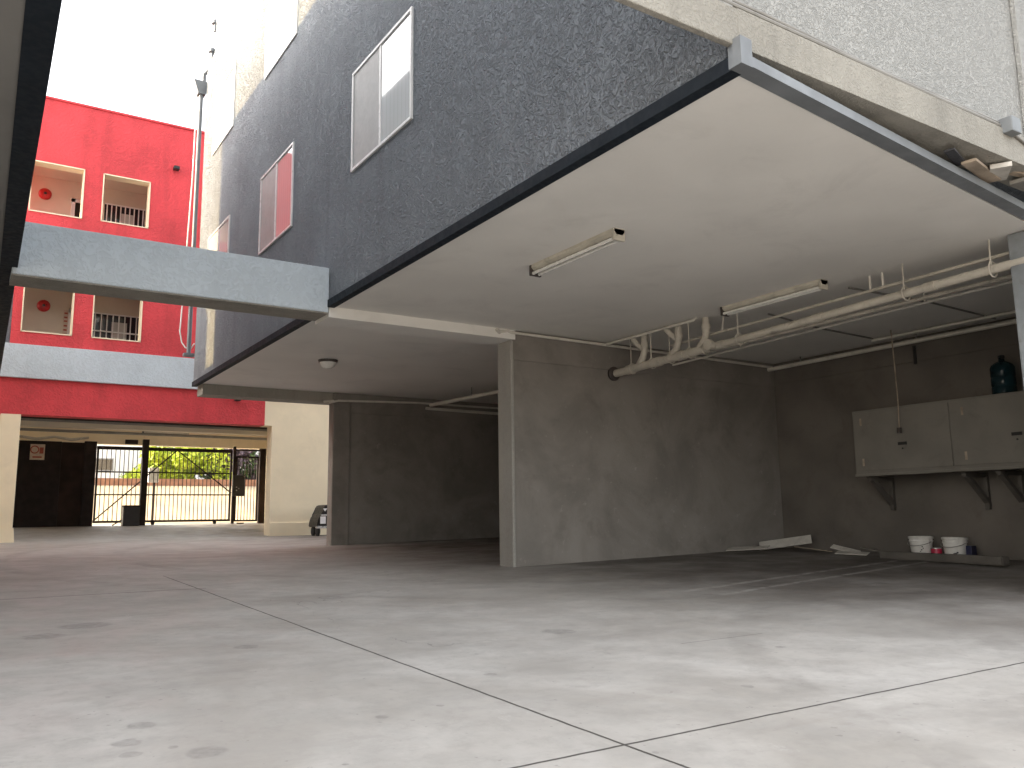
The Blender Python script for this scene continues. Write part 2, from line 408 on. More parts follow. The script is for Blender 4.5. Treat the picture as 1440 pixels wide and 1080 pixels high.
m = MB(); m.box(3.42, 11.0, 15.22, 15.62, C-.19, C+.01, .006); m.build('ceiling_beam', 'beam', gb)
# windows of the driveway facade
def facade_window(y0, y1, z0, z1, top=False):
    X = 3.34
    f = MB(); fw_ = .032
    for (a, b, c, d) in ((y0, y1, z0, z0+fw_), (y0, y1, z1-fw_, z1), (y0, y0+fw_, z0+fw_, z1-fw_), (y1-fw_, y1, z0+fw_, z1-fw_)):
        f.box(X-.022, X+.02, a, b, c, d, .004)
    ym = (y0+y1)/2
    f.box(X-.016, X+.02, ym-.018, ym+.018, z0+fw_, z1-fw_, .004)
    f = f.build('window', 'frame', gb)
    MB().box(X-.006, X+.01, y0+fw_, ym-.018, z0+fw_, z1-fw_).build('pane', 'glass', f)
    MB().box(X-.010, X+.01, ym+.018, y1-fw_, z0+fw_, z1-fw_).build('insect_screen', 'screen', f)
for (a, b) in ((6.79, 8.28), (10.29, 11.73), (13.45, 14.85)):
    facade_window(a, b, 3.74, 4.90)
    facade_window(a, b, 6.44, 7.58)
# rainwater pipe with a hopper at the far corner
m = MB(); m.tube([(3.26, 15.72, 2.95), (3.27, 15.72, 8.0)], .04, 12); m.box(3.17, 3.36, 15.66, 15.79, 2.92, 2.98, .01); d = m.build('downspout', 'metal_grey', gb, True)
MB().extr([(3.20, 15.64, 7.98), (3.34, 15.64, 7.98), (3.42, 15.64, 8.24), (3.12, 15.64, 8.24)], (0, .18, 0)).build('hopper', 'metal_grey', d)
m = MB(); m.tube([(3.30, 15.68, 8.24), (3.30, 15.68, 8.40), (3.36, 15.6, 8.45)], .04, 10); m.build('elbow', 'metal_grey', d, True)
for (y, z) in ((15.35, 8.55), (15.2, 9.05), (15.1, 9.6)):
    m = MB(); m.lathe((3.36, y, z), [(.03, 0), (.03, .14), (.07, .15), (.07, .2), (.03, .24)], 14); m.build('roof_vent', 'metal_grey', gb, True)
# steel channel along the near edge of the ceiling
def sk(x, o=0.0): return (x, 2.80+(x-3.33)*.097+o)
m = MB(); a, b = 3.36, 9.5
m.prism([sk(a), sk(b), sk(b, .105), sk(a, .105)], C-.004, C+.055); ch = m.build('edge_channel', 'metal_grey', gb)
m = MB(); m.prism([(3.305, 2.80), (3.40, 2.805), (3.40, 2.90), (3.305, 2.89)], C-.01, C+.15); m.build('end_bracket', 'metal_grey', ch)

# white stucco wing wall over the near end
ww = thing('white_wall', 'white stucco end wall over the near edge of the carport, carried on a stained beam', 'wall', (6.5, 2.97, 2.5))
m = MB(); m.box(3.33, 12.0, 2.90, 3.10, 2.72, 5.2); m.box(1.9, 3.328, 2.858, 2.90, 2.72, 5.2); m.build('stucco_face', 'white_stucco', ww)
m = MB(); m.box(3.352, 12.0, 2.85, 3.12, 2.49, 2.72, .004); m.box(1.9, 3.36, 2.852, 2.895, 2.492, 2.718, .008)
m.build('edge_beam', 'beam', ww)
m = MB(); m.tube([(2.2, 2.862, 2.738), (4.2, 2.868, 2.742), (4.9, 2.862, 2.732), (6.10, 2.866, 2.74)], .014, 8)
m.tube([(2.0, 2.878, 2.765), (3.6, 2.874, 2.775), (4.6, 2.876, 2.757), (6.10, 2.872, 2.765)], .011, 8)
wc = m.build('wall_conduit', 'pipe_d', None, True); tag(wc, 'thin twin conduit running along the joint above the stained beam on the white wall', 'conduit')
jb = thing('junction_box', 'small square grey junction box where the thin conduit ends on the white wall', 'junction box', (6.17, 2.85, 2.69))
m = MB(); m.box(6.11, 6.24, 2.78, 2.898, 2.675, 2.79, .008); m.build('body', 'steel_post', jb)
m = MB(); m.tube([(6.24, 2.84, 2.70), (6.5, 2.835, 2.64), (6.9, 2.84, 2.62)], .012, 8); m.build('cable_tail', 'pipe_d', jb, True)
MB().box(6.53, 6.62, 2.86, 2.898, 2.735, 5.19, .006).build('corner_strip', 'white_stucco', ww)

# grey post at the near right
pt = thing('support_post', 'weathered grey square post under the channel at the right edge', 'post', (7.69, 3.4, gz(7.69, 3.4)))
z0 = gz(6.95, 3.3)
m = MB(); m.box(7.50, 7.88, 3.24, 3.56, z0, C-.006, .012); m.build('shaft', 'steel_post', pt)
m = MB(); m.box(7.44, 7.94, 3.18, 3.62, z0, z0+.03, .006); m.build('base_plate', 'metal_grey', pt)
m = MB(); m.box(8.0, 8.12, 3.3, 3.46, z0+.02, 2.9, .01); m.build('conduit_riser', 'steel_post', pt)
# broken boards jammed above the post
qd = lambda ax, an: Quaternion(ax, an)
scr = [((5.70, 2.99, 2.452), (.36, .07, .016), 'mark', .30, -.03, 'thin dark wood splinter poking out over the edge channel'),
       ((6.12, 3.03, 2.455), (.62, .10, .022), 'scrap', .22, -.05, 'long pale broken board slanting between the channel and the stained beam'),
       ((6.30, 3.0, 2.475), (.40, .14, .035), 'drywall', .55, -.10, 'short thick torn board jammed beside the long pale board'),
       ((6.52, 2.93, 2.48), (.34, .06, .03), 'scrap', -.5, .25, 'narrow board leaning the other way near the right edge above the post'),
       ((6.75, 2.98, 2.47), (.5, .16, .03), 'wood_w', .15, -.12, 'dull board end above the post at the right edge')]
for (p, sz, mt, az, tl, lab) in scr:
    q = Quaternion((0, 0, 1), az) @ Quaternion((0, 1, 0), tl)
    m = MB(); m.box(p[0]-sz[0]/2, p[0]+sz[0]/2, p[1]-sz[1]/2, p[1]+sz[1]/2, p[2]-sz[2]/2, p[2]+sz[2]/2, .004, q.to_matrix())
    tag(m.build('scrap_board', mt), lab, 'board', 'broken boards wedged over the post')

# ------------------------------------------------------------------ carport walls
def partition(lab, y0, y1, x0, pil=False):
    t = thing('partition_wall', lab, 'wall', ((x0+10.9)/2, (y0+y1)/2, -.7))
    m = MB(); n = 14
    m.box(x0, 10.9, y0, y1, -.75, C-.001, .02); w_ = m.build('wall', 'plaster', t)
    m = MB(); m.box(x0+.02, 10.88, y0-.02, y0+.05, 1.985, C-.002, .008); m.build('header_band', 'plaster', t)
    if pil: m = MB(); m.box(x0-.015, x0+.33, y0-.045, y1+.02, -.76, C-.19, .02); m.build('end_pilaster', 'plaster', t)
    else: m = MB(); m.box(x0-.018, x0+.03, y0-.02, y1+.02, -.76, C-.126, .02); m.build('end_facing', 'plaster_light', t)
    return t
partition('bare grey plaster partition wall in the middle, nearest the camera', 8.95, 9.24, 5.82)
partition('shorter looking bare plaster partition wall beyond, next to the bright cream wall', 15.18, 15.36, 5.82, True)
bw = thing('rear_wall', 'bare plaster back wall of the parking bay, behind the white cabinet', 'wall', (11, 9, -.7))
MB().box(10.9, 11.15, 2.0, 15.6, -.9, C+.03).build('wall', 'plaster_shaded', bw)
m = MB(); m.box(10.885, 10.95, 3.3, 8.948, 2.02, C-.002, .008); m.build('header_band', 'plaster_shaded', bw)
sw = thing('side_wall', 'unseen plaster side wall added to darken the parking bay beyond the grey post', 'wall', (9.3, 3.4, -.7))
MB().box(7.9, 10.898, 3.5, 3.7, -.9, C-.001).build('wall', 'plaster_shaded', sw)  # unseen, added up to the post to hold light out of the bay

# ------------------------------------------------------------------ ceiling fittings
def strip_light(x, y0, y1, lab, hung=False):
    t = thing('strip_light', lab, 'light', (x, (y0+y1)/2, C-.10), 'fluorescent strip lights under the carport ceiling')
    m = MB(); m.extr([(x-.055, y0, C-.001), (x+.055, y0, C-.001), (x+.055, y0, C-.03), (x+.03, y0, C-.055), (x-.03, y0, C-.055), (x-.055, y0, C-.03)], (0, y1-y0, 0)); m.build('housing', 'fixture', t)
    for s_ in (-1, 1):
        m = MB(); m.tube([(x+s_*.035, y0+.03, C-.082), (x+s_*.035, y1-.03, C-.082)], .016, 12); m.build('tube', 'tube', t, True)
    for yy in (y0, y1-.03):
        m = MB(); m.box(x-.062, x+.062, yy, yy+.03, C-.105, C-.0015, .006); m.build('end_cap', 'cap' if yy != y0 else 'fixture', t)
    return t
strip_light(4.47, 5.18, 6.44, 'twin tube strip light mid ceiling, nearer the grey facade')
strip_light(7.32, 5.30, 6.68, 'strip light on the ceiling beside the row of pipes')
dl = thing('dome_light', 'small round ceiling dome light in the far parking bay', 'light', (4.52, 12.05, C-.13))
m = MB(); m.lathe((4.52, 12.05, 0), [(.14, C-.04), (.15, C-.001)], 28); m.build('base', 'cap', dl, True)
m = MB(); m.lathe((4.52, 12.05, 0), [(.015, C-.13), (.06, C-.122), (.10, C-.095), (.13, C-.041)], 28); m.build('diffuser', 'tube', dl, True)

# pipes: main drain with risers and straps
PX = 7.53
dp = thing('drain_pipe', 'thick dirty cream drain pipe with three risers hung below the ceiling', 'pipe', (PX, 6.0, 1.93))
def mz(y): return 1.945+(8.7-y)*.031
m = MB(); m.tube([(PX, y, mz(y)) for y in (8.93, 8.0, 7.08)], .054, 14)
m.tube([(PX, y, mz(y)) for y in (7.1, 5.4, 2.7)], .042, 14)
for y in (8.6, 8.05, 7.62, 7.15, 6.95, 5.55, 4.3): m.tube([(PX, y-.06, mz(y-.06)), (PX, y+.06, mz(y+.06))], (.063 if y > 7.1 else .050), 14)
m.tube([(PX-.16, 7.0, mz(7.0)-.005), (PX, 7.06, mz(7.06))], .058, 14)
m.build('main_run', 'pipe', dp, True)
m = MB(); m.lathe((PX-.165, 6.995, mz(7.0)-.005), [(.03, -.02), (.066, -.015), (.066, .02), (.05, .03)], 14, 'X'); m.build('cleanout_cap', 'pipe', dp, True)
m = MB(); m.lathe((PX-.02, 8.93, 1.935), [(.085, -.03), (.10, -.02), (.10, .01), (.06, .02)], 14, 'Y'); m.build('wall_flange', 'cap', dp, True)
for (y, br) in ((8.28, True), (7.64, True), (7.16, False)):
    m = MB(); m.tube([(PX, y+.13, mz(y)+.03), (PX-.01, y+.075, mz(y)+.075), (PX-.015, y+.03, mz(y)+.12), (PX-.015, y+.004, mz(y)+.19), (PX-.015, y, C+.0)], [.048, .048, .046, .045, .045], 12)
    if br: m.tube([(PX-.015, y+.01, mz(y)+.2), (PX-.07, y+.08, mz(y)+.28), (PX-.10, y+.12, C-.05), (PX-.10, y+.12, C)], .036, 10)
    m.tube([(PX-.015, y, mz(y)+.22), (PX-.015, y, mz(y)+.29)], .056, 12)
    m.build('riser', 'pipe', dp, True)
for y in (8.55, 8.15, 7.8, 7.45, 7.2, 6.65, 4.55, 3.72):
    m = MB(); m.tube([(PX-.02, y, C), (PX-.02, y+.005, mz(y)+.07), (PX-.02, y, mz(y)+.03)], .008, 6)
    m.tube([(PX+.07*math.cos(a*.5236), y, mz(y)+.07*math.sin(a*.5236)) for a in range(0, 13)], .008, 6); m.build('hanger', 'pipe', dp, True)
def pipe(name, lab, pts, r, mat, extras=(), cat='pipe', grp=None):
    t = thing(name, lab, cat, pts[0], grp); m = MB(); m.tube(pts, r, 12); m.build('run', mat, t, True)
    for (nm, p2, r3, mt) in extras:
        m = MB(); m.tube(p2, r3, 8); m.build(nm, mt, t, True)
    return t
pipe('branch_pipe', 'slim cream pipe running along the ceiling just above the drain risers', [(7.36, 8.93, C-.04), (7.36, 7.35, C-.04), (7.36, 7.2, C-.04), (7.36, 7.16, C-.01)], .017, 'pipe_w')
pipe('water_pipe', 'slim water pipe running just above the thick drain pipe', [(7.62, 7.9, 2.16), (7.62, 5.4, 2.205), (7.62, 2.7, 2.25)], .017, 'pipe',
     [('strap', [(7.62, 4.98, 2.37), (7.62, 4.98, 2.2)], .012, 'pipe_w'), ('strap', [(7.62, 4.84, 2.37), (7.62, 4.84, 2.2)], .012, 'pipe_w'), ('strap', [(7.66, 7.0, 2.37), (7.62, 7.0, 2.18)], .01, 'pipe_w')])
pipe('gas_pipe', 'cream pipe on the far side of the thick drain pipe, upper of two', [(8.36, 8.4, 2.165), (8.36, 5.4, 2.20), (8.36, 2.7, 2.235)], .022, 'pipe')
pipe('sprinkler_pipe', 'thin pale pipe behind the drain pipe, lower of two', [(8.62, 8.9, 2.15), (8.62, 5.4, 2.215), (8.62, 2.7, 2.25)], .015, 'pipe_w',
     [('strap', [(8.62, 5.0, 2.37), (8.62, 5.0, 2.22)], .012, 'pipe_w'), ('strap', [(8.62, 7.6, 2.37), (8.62, 7.6, 2.18)], .012, 'pipe_w')])
pipe('wall_pipe', 'long straight white pipe along the top of the back wall', [(10.74, 8.94, 2.26), (10.74, 6.2, 2.275), (10.74, 3.72, 2.285)], .032, 'pipe_w',
     [('strap', [(10.74, y, C), (10.74, y, 2.27)], .010, 'pipe_d') for y in (8.3, 6.4, 4.9)])
pipe('wall_conduit', 'thinner pale conduit above the white pipe on the back wall', [(10.42, 6.85, 2.325), (10.42, 5.2, 2.33), (10.42, 3.72, 2.335)], .02, 'pipe_w',
     [('strap', [(10.42, 5.3, C), (10.42, 5.3, 2.33)], .012, 'pipe_w')])
pipe('cross_conduit', 'dark conduit crossing the ceiling from the pipes to the back wall, farther one', [(8.0, 6.6, C-.012), (9.2, 6.8, C-.012), (10.45, 6.86, C-.012)], .012, 'pipe_d')
pipe('cross_conduit', 'dark conduit crossing the ceiling from the pipes to the back wall, nearer one', [(7.8, 5.35, C-.012), (9.2, 5.27, C-.012), (10.7, 5.32, C-.012)], .012, 'pipe_d')
pipe('partition_conduit', 'white conduit along the head of the near partition wall with a bent tap end', [(5.60, 8.90, C-.05), (5.74, 8.90, C-.02), (5.78, 8.90, C-.035), (7.3, 8.90, C-.045), (10.8, 8.905, C-.07)], .019, 'pipe_w',
     [('tap', [(5.55, 8.86, C-.03), (5.62, 8.9, C-.06)], .022, 'pipe_w'), ('tap', [(5.58, 8.92, C-.01), (5.62, 8.9, C-.05)], .014, 'pipe_w')])
pipe('partition_conduit', 'white conduit along the head of the far partition wall', [(5.72, 15.13, C-.21), (5.9, 15.13, C-.16), (7.6, 15.13, C-.10), (10.8, 15.14, C-.10)], .02, 'pipe_w',
     [('tap', [(5.6, 15.1, C-.2), (5.8, 15.12, C-.17)], .02, 'pipe_w')])
pipe('bay_pipe', 'white pipe slanting under the ceiling of the far bay from the partition', [(7.62, 14.65, 2.17), (8.0, 12.6, 2.21), (8.5, 9.3, 2.26)], .036, 'pipe_w',
     [('hanger', [(7.83, 13.4, C), (7.83, 13.4, 2.2)], .008, 'pipe_d'), ('hanger', [(8.2, 11.4, C), (8.2, 11.4, 2.23)], .008, 'pipe_d')])
pipe('bay_pipe', 'level white pipe across the far partition beneath the slanting pipe', [(7.7, 15.0, 2.15), (9.2, 15.02, 2.14), (10.8, 15.03, 2.13)], .03, 'pipe_w')
pipe('dangling_cord', 'brown cord with a round plug dangling in front of the white cabinet', [(10.2, 6.42, C), (10.2, 6.41, 1.9), (10.19, 6.40, 1.4), (10.17, 6.40, 1.05)], .008, 'scrap',
     [('plug', [(10.17, 6.40, 1.06), (10.17, 6.40, .99)], .032, 'cap')], 'cord')
m = MB(); m.box(10.86, 10.884, 6.5, 6.54, 1.98, 2.24, .004); tag(m.build('wall_bracket', 'black'), 'short black vertical bracket on the back wall below the white pipe', 'bracket')

# ------------------------------------------------------------------ wall cabinet and what stands around it
cb = thing('wall_cabinet', 'long off white storage cabinet on wooden brackets along the back wall', 'cabinet', (10.58, 5.4, .49))
FX = 10.30
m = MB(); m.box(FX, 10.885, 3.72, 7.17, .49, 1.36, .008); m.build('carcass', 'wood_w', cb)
for (a, b, ly, hy) in ((5.795, 7.13, 6.44, 7.03), (4.42, 5.77, 5.0, 5.62), (3.76, 4.395, 4.2, 4.3)):
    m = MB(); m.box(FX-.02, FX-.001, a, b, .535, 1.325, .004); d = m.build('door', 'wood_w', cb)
    m = MB(); m.box(FX-.034, FX-.021, ly-.06, ly+.06, .845, .885, .003); m.tube([(FX-.03, ly, .80), (FX-.022, ly, .80)], .012, 8); m.build('latch', 'black', d)
    for z in (.65, 1.2):
        m = MB(); m.box(FX-.026, FX-.021, hy-.014, hy+.014, z-.05, z+.05, .002); m.build('hinge', 'scrap', d)
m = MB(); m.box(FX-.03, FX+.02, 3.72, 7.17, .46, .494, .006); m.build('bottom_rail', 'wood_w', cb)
for y in (7.02, 5.72, 5.30, 4.2):
    m = MB(); m.extr([(10.33, y-.03, .458), (10.42, y-.03, .458), (10.885, y-.03, .09), (10.885, y-.03, .03)], (0, .06, 0))
    m.box(10.83, 10.884, y-.028, y+.028, -.0, .457, .004); m.box(10.36, 10.83, y-.028, y+.028, .40, .457, .004); m.build('bracket', 'wood_g', cb)
wj = thing('water_jug', 'blue green plastic water cooler jug standing on top of the cabinet', 'jug', (10.5, 5.2, 1.36))
m = MB(); m.lathe((10.5, 5.2, 1.361), [(.115, 0), (.135, .015), (.135, .09), (.128, .105), (.135, .12), (.135, .20), (.128, .215), (.135, .23), (.135, .33), (.12, .365), (.07, .40), (.035, .415), (.03, .46)], 28); m.build('bottle', 'jug', wj, True)
m = MB(); m.lathe((10.5, 5.2, 1.361), [(.038, .44), (.038, .485), (.03, .49)], 20); m.build('cap', 'black', wj, True)
m = MB(); m.tube([(10.39, 5.16, 1.75), (10.36, 5.15, 1.79), (10.42, 5.17, 1.82)], .012, 8); m.build('handle', 'jug', wj, True)
def bucket(x, y, lab, mark, tilt=False):
    z = gz(x, y); t = thing('bucket', lab, 'bucket', (x, y, z), 'white buckets by the back wall')
    m = MB(); m.lathe((x, y, z), [(.115, 0), (.12, .005), (.138, .20), (.146, .205), (.146, .215), (.139, .218), (.141, .245)], 28); m.build('pail', 'plastic_w', t, True)
    m = MB(); m.lathe((x, y, z), [(.150, .238), (.153, .245), (.153, .262), (.135, .268), (.13, .262)], 28)
    if tilt: bmesh.ops.rotate(m.b, verts=m.b.verts, cent=(x, y, z+.25), matrix=Matrix.Rotation(R(4), 3, 'Y'))
    m.build('lid', 'plastic_w', t, True)
    m = MB(); m.tube([(x-.02-.15*math.cos(a), y+.15*math.sin(a), z+.2-.05*math.cos(a)) for a in [i*math.pi/10-math.pi/2 for i in range(11)]], .004, 6); m.build('wire_handle', 'pipe_d', t, True)
    dv = Vector((-x, -y, 0)).normalized(); sd = Vector((-dv.y, dv.x, 0))
    for (u, v, r) in mark:
        p = Vector((x, y, z+v))+dv*(.1235+.018*v/.2)+sd*u
        m = MB(); m.box(p.x-r, p.x+r, p.y-r, p.y+r, p.z-r, p.z+r, r*.3); m.build('print_mark', 'mark', t)
    return t
bucket(10.55, 6.47, 'white plastic bucket with lid, left of the red can', [(0, .10, .006), (.02, .12, .005), (-.015, .08, .005), (.01, .14, .006)])
b2 = bucket(10.55, 6.02, 'white plastic bucket with dark label patch, right of the red can', [(.0, .07, .012), (.02, .085, .009), (-.018, .07, .008), (.0, .045, .007)], True)
cx, cy = 10.5, 6.24
rc = thing('paint_can', 'small magenta red can between the two white buckets', 'can', (cx, cy, gz(cx, cy)))
m = MB(); m.lathe((cx, cy, gz(cx, cy)), [(.062, 0), (.065, .005), (.065, .12), (.062, .125)], 24); m.build('body', 'red_can', rc, True)
m = MB(); m.lathe((cx, cy, gz(cx, cy)), [(.067, .122), (.067, .132), (.055, .133)], 24); m.build('lid', 'silver', rc, True)
cx, cy = 10.62, 5.87
m = MB(); z = gz(cx, cy); m.box(cx-.06, cx+.06, cy-.05, cy+.05, z, z+.17, .01); bl = m.build('carton', 'blue_lab'); tag(bl, 'small dark blue carton behind the right bucket', 'carton')
m = MB(); ax, ay, bx, by = 10.12, 6.75, 9.75, 5.0
d = Vector((bx-ax, by-ay, 0)).normalized(); s_ = Vector((-d.y, d.x, 0))*.06
P = [Vector((ax, ay, 0))+s_, Vector((bx, by, 0))+s_, Vector((bx, by, 0))-s_, Vector((ax, ay, 0))-s_]
m.prism([(p.x, p.y) for p in P][::-1], gz(ax, ay)-.01, gz(ax, ay)+.085)
bmesh.ops.bevel(m.b, geom=list(m.b.edges), offset=.012, segments=2, affect='EDGES')
tag(m.build('timber', 'wood_g'), 'long dark timber lying on the floor in front of the buckets', 'timber')
def board(p, sz, az, tl, mat, lab, name='loose_board', roll=0.0):
    q = Quaternion((0, 0, 1), az) @ Quaternion((0, 1, 0), tl) @ Quaternion((1, 0, 0), roll)
    m = MB(); m.box(p[0]-sz[0]/2, p[0]+sz[0]/2, p[1]-sz[1]/2, p[1]+sz[1]/2, p[2]-sz[2]/2, p[2]+sz[2]/2, .003, q.to_matrix())
    return tag(m.build(name, mat), lab, 'board', 'scraps on the carport floor')
zf = gz(10.3, 8.4)
board((10.3, 8.45, zf+.12), (.75, .17, .014), R(-55), R(-8), 'drywall', 'large pale board propped up in the corner of the carport', roll=R(42))
board((9.75, 8.68, zf+.05), (.6, .22, .012), R(-62), R(-3), 'drywall', 'pale flat board on the floor left of the propped board', roll=R(10))
board((10.35, 8.0, zf+.035), (.52, .09, .012), R(-40), R(8), 'scrap', 'brown strip of wood leaning off the propped pale board')
zf = gz(10.4, 7.4)
board((10.3, 7.33, zf+.02), (.42, .16, .012), R(-70), R(2), 'drywall', 'white scrap of board lying flat left of the timber', roll=R(10))
board((10.42, 7.52, zf+.06), (.40, .10, .012), R(-80), R(12), 'drywall', 'white scrap tilted over the flat white scrap', roll=R(25))
board((10.5, 7.2, zf+.07), (.28, .08, .012), R(-110), R(6), 'wood_w', 'small pale scrap nearest the back wall between the scraps and the bucket')

# ------------------------------------------------------------------ bridge beam
bb = thing('bridge_beam', 'blue grey stucco beam spanning the driveway between the two buildings', 'beam', (1.8, 9.12, C-.08))
m = MB(); m.box(.24, 3.335, 8.9, 9.34, C-.07, C+.45, .012); m.build('span', 'bridge', bb)
m = MB(); m.box(.24, 3.33, 8.912, 9.33, C-.085, C-.066); m.build('underside', 'beam', bb)

# ------------------------------------------------------------------ building on the left (camera stands under its edge)
lb = thing('left_building', 'shaded building at the left edge with a dark trimmed overhang above the camera', 'building', (-4, 7, C))
def lx(y): return .155+.0133*y
m = MB(); m.prism([(-9, 3), (lx(3), 3), (lx(15.7), 15.7), (-9, 15.7)], C+.03, 8.12); m.build('wall', 'bridge', lb)
MB().box(-9, -.15, 15.4, 15.65, -.7, C-.001).build('added_end_wall', 'cream', lb)  # added out of view to stop low sun coming through under the building
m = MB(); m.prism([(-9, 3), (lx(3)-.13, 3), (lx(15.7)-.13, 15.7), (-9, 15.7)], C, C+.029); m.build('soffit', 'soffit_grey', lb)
m = MB(); m.prism([(lx(3)-.13, 2.99), (lx(3)+.012, 2.99), (lx(15.7)+.012, 15.71), (lx(15.7)-.13, 15.71)], C-.012, C+.11); m.build('drip_trim', 'trim', lb)
m = MB(); m.box(-7.6, -7.3, 3, 15.7, -.9, C-.001); m.build('rear_wall', 'cream', lb)

# ------------------------------------------------------------------ wall added out of view on the left to keep sun off the gap
yw = thing('sun_blocking_wall', 'unseen cream wall added to block the sun between the left building and the red building', 'wall', (-1.2, 18, gz(-1, 18)))
MB().box(-1.32, -1.12, 15.72, 20.39, -.6, 4.8).build('wall', 'cream', yw); MB().box(-1.36, -1.08, 15.72, 20.39, 4.802, 4.87, .01).build('coping', 'cream_in', yw)
# ------------------------------------------------------------------ red building
Y0 = 20.4
rb = thing('red_building', 'bright red stucco walk up building with grey band and gated drive through at the end', 'building', (4, 22, -.4))
OP = [(.77, 1.81, 6.72, 7.88), (2.20, 3.20, 6.74, 7.87), (.80, 1.77, 4.03, 5.17), (2.16, 3.17, 4.03, 5.17)]
MB().wall_y(.62, 12.0, 3.70, 9.38, Y0, Y0+.25, OP).build('upper_wall', 'red', rb)
MB().box(-8, .62, Y0+.06, Y0+.3, 3.0, 5.6).build('side_wall', 'slate', rb)
MB().box(-8, .618, Y0, Y0+.25, 5.6, 9.38).build('upper_wall', 'red', rb)
MB().box(-8, 12.0, Y0-.09, Y0+.2, 3.02, 3.74, .01).build('grey_band', 'bridge', rb)
MB().box(-8, 6.07, Y0-.004, Y0+.4, 2.25, 3.02).build('lower_band', 'red', rb)
m = MB(); m.box(6.07, 14, Y0, Y0+.4, 2.25, 3.02); m.box(6.26, 14, Y0, Y0+.4, -.6, 2.25); m.build('ground_wall', 'cream', rb)
m = MB(); m.box(6.262, 14, Y0-.03, Y0+.02, -.6, -.09, .01); m.build('plinth', 'cream', rb)
m = MB(); m.box(.56, .93, Y0, Y0+.4, -.6, 2.25, .01); m.extr([(.50, Y0-.06, -.6), (.99, Y0-.06, -.6), (.95, Y0-.03, -.12), (.54, Y0-.03, -.12)], (0, .46, 0)); m.build('pier', 'cream', rb)
m = MB(); m.box(.6, 12.02, Y0-.03, Y0+.3, 9.38, 9.43, .006); m.build('parapet_cap', 'red', rb)
for (a, b, c, d) in OP:
    m = MB()
    for (p, q, r, s_) in ((a-.006, b+.006, c-.006, c+.018), (a-.006, b+.006, d-.018, d+.006), (a-.006, a+.018, c, d), (b-.018, b+.006, c, d)): m.box(p, q, Y0-.018, Y0+.27, r, s_)
    m.build('opening_trim', 'cream', rb)
for (f0, f1) in ((3.0, 5.42), (5.60, 8.10)):
    m = MB(); m.box(-.5, 8, 21.9, 22.1, f0, f1); m.build('corridor_wall', 'cream_in', rb)
    m = MB(); m.box(-.5, 8, Y0+.26, 21.9, f1, f1+.16); m.build('corridor_ceiling', 'cream_in', rb)
    m = MB(); m.box(-.5, 8, Y0+.26, 21.9, f0-.02, f0); m.build('corridor_floor', 'soffit', rb)
m = MB(); m.box(.4, 8, Y0+.26, 25.3, 8.262, 9.2); m.box(-8, 12, 22.1, 25.4, 2.6, 8.26); m.build('rear_block', 'cream', rb)
def barred(x0, x1, z0, z1, n):
    m = MB(); m.box(x0-.05, x1+.05, 21.86, 21.905, z1, z1+.05); m.box(x0-.05, x0, 21.86, 21.905, z0, z1); m.box(x1, x1+.05, 21.86, 21.905, z0, z1); f = m.build('window', 'cream_in', rb)
    MB().box(x0, x1, 21.885, 21.91, z0, z1).build('pane', 'dark_glass', f)
    m = MB(); m.box(x0+(x1-x0)*.42, x0+(x1-x0)*.75, 21.878, 21.884, z0, z1-.18); m.build('curtain', 'drywall', f)
    m = MB()
    for i in range(n): x = x0+(x1-x0)*(i+.5)/n; m.box(x-.012, x+.012, 21.79, 21.81, z0, z1)
    m.box(x0, x1, 21.785, 21.815, z1-.03, z1); m.box(x0, x1, 21.785, 21.815, z0+.52, z0+.55); m.build('bars', 'cable_w', f)
barred(2.42, 3.34, 6.6, 7.68, 9); barred(2.30, 3.34, 3.95, 4.93, 8)
def door(x0, x1, z0, z1):
    m = MB(); m.box(x0, x0+.08, 21.84, 21.905, z0, z1); m.box(x1-.08, x1, 21.84, 21.905, z0, z1); m.box(x0, x1, 21.84, 21.905, z1-.08, z1); f = m.build('door', 'frame', rb)
    m = MB(); m.box(x0+.08, x1-.08, 21.87, 21.908, z0, z1-.08); m.build('leaf', 'brown_panel', f)
door(1.70, 2.25, 5.6, 7.66); door(1.80, 2.3, 3.0, 4.95)
for (x, z, lab) in ((1.14, 7.67, 'round red fire bell inside the upper left corridor opening'), (1.28, 4.97, 'round red fire bell inside the lower left corridor opening')):
    t = thing('fire_bell', lab, 'fire bell', (x, 21.88, z), 'fire bells in the corridors')
    m = MB(); m.lathe((x, 21.9, z), [(.14, 0), (.14, -.03), (.11, -.07), (.05, -.085)], 24, 'Y'); m.build('gong', 'bell', t, True)
    m = MB(); m.lathe((x, 21.9, z), [(.035, -.08), (.03, -.10), (.01, -.105)], 14, 'Y'); m.build('boss', 'cap', t, True)
m = MB(); m.box(1.70, 1.80, 21.855, 21.868, 4.35, 4.92); ns = m.build('notice_board', 'sign'); tag(ns, 'narrow beige notice beside the door frame in the lower left corridor opening', 'notice')
m = MB()
for z in (4.85, 4.75, 4.66, 4.55, 4.45): m.box(1.715, 1.785, 21.851, 21.8545, z-.03, z+.01)
m.build('print', 'sign_red', ns)
for (x, z, lab) in ((3.74, 8.32, 'small dark security camera high on the upper red wall'), (5.38, 2.86, 'small dark security camera on the lower red band')):
    t = thing('security_camera', lab, 'camera', (x, Y0-.1, z))
    m = MB(); m.box(x-.03, x+.03, Y0-.05, Y0-.005, z-.02, z+.07, .005); m.build('mount', 'black', t)
    m = MB(); m.box(x-.07, x+.06, Y0-.19, Y0-.04, z-.06, z+.02, .012); m.build('housing', 'black', t)
m = MB(); m.tube([(3.16, 15.86, 4.6), (3.14, 15.86, 3.9), (3.12, 15.86, 3.4), (3.16, 15.86, 3.2), (3.22, 15.82, 3.1), (3.30, 15.76, 3.07), (3.33, 15.62, 3.15)], .012, 8)
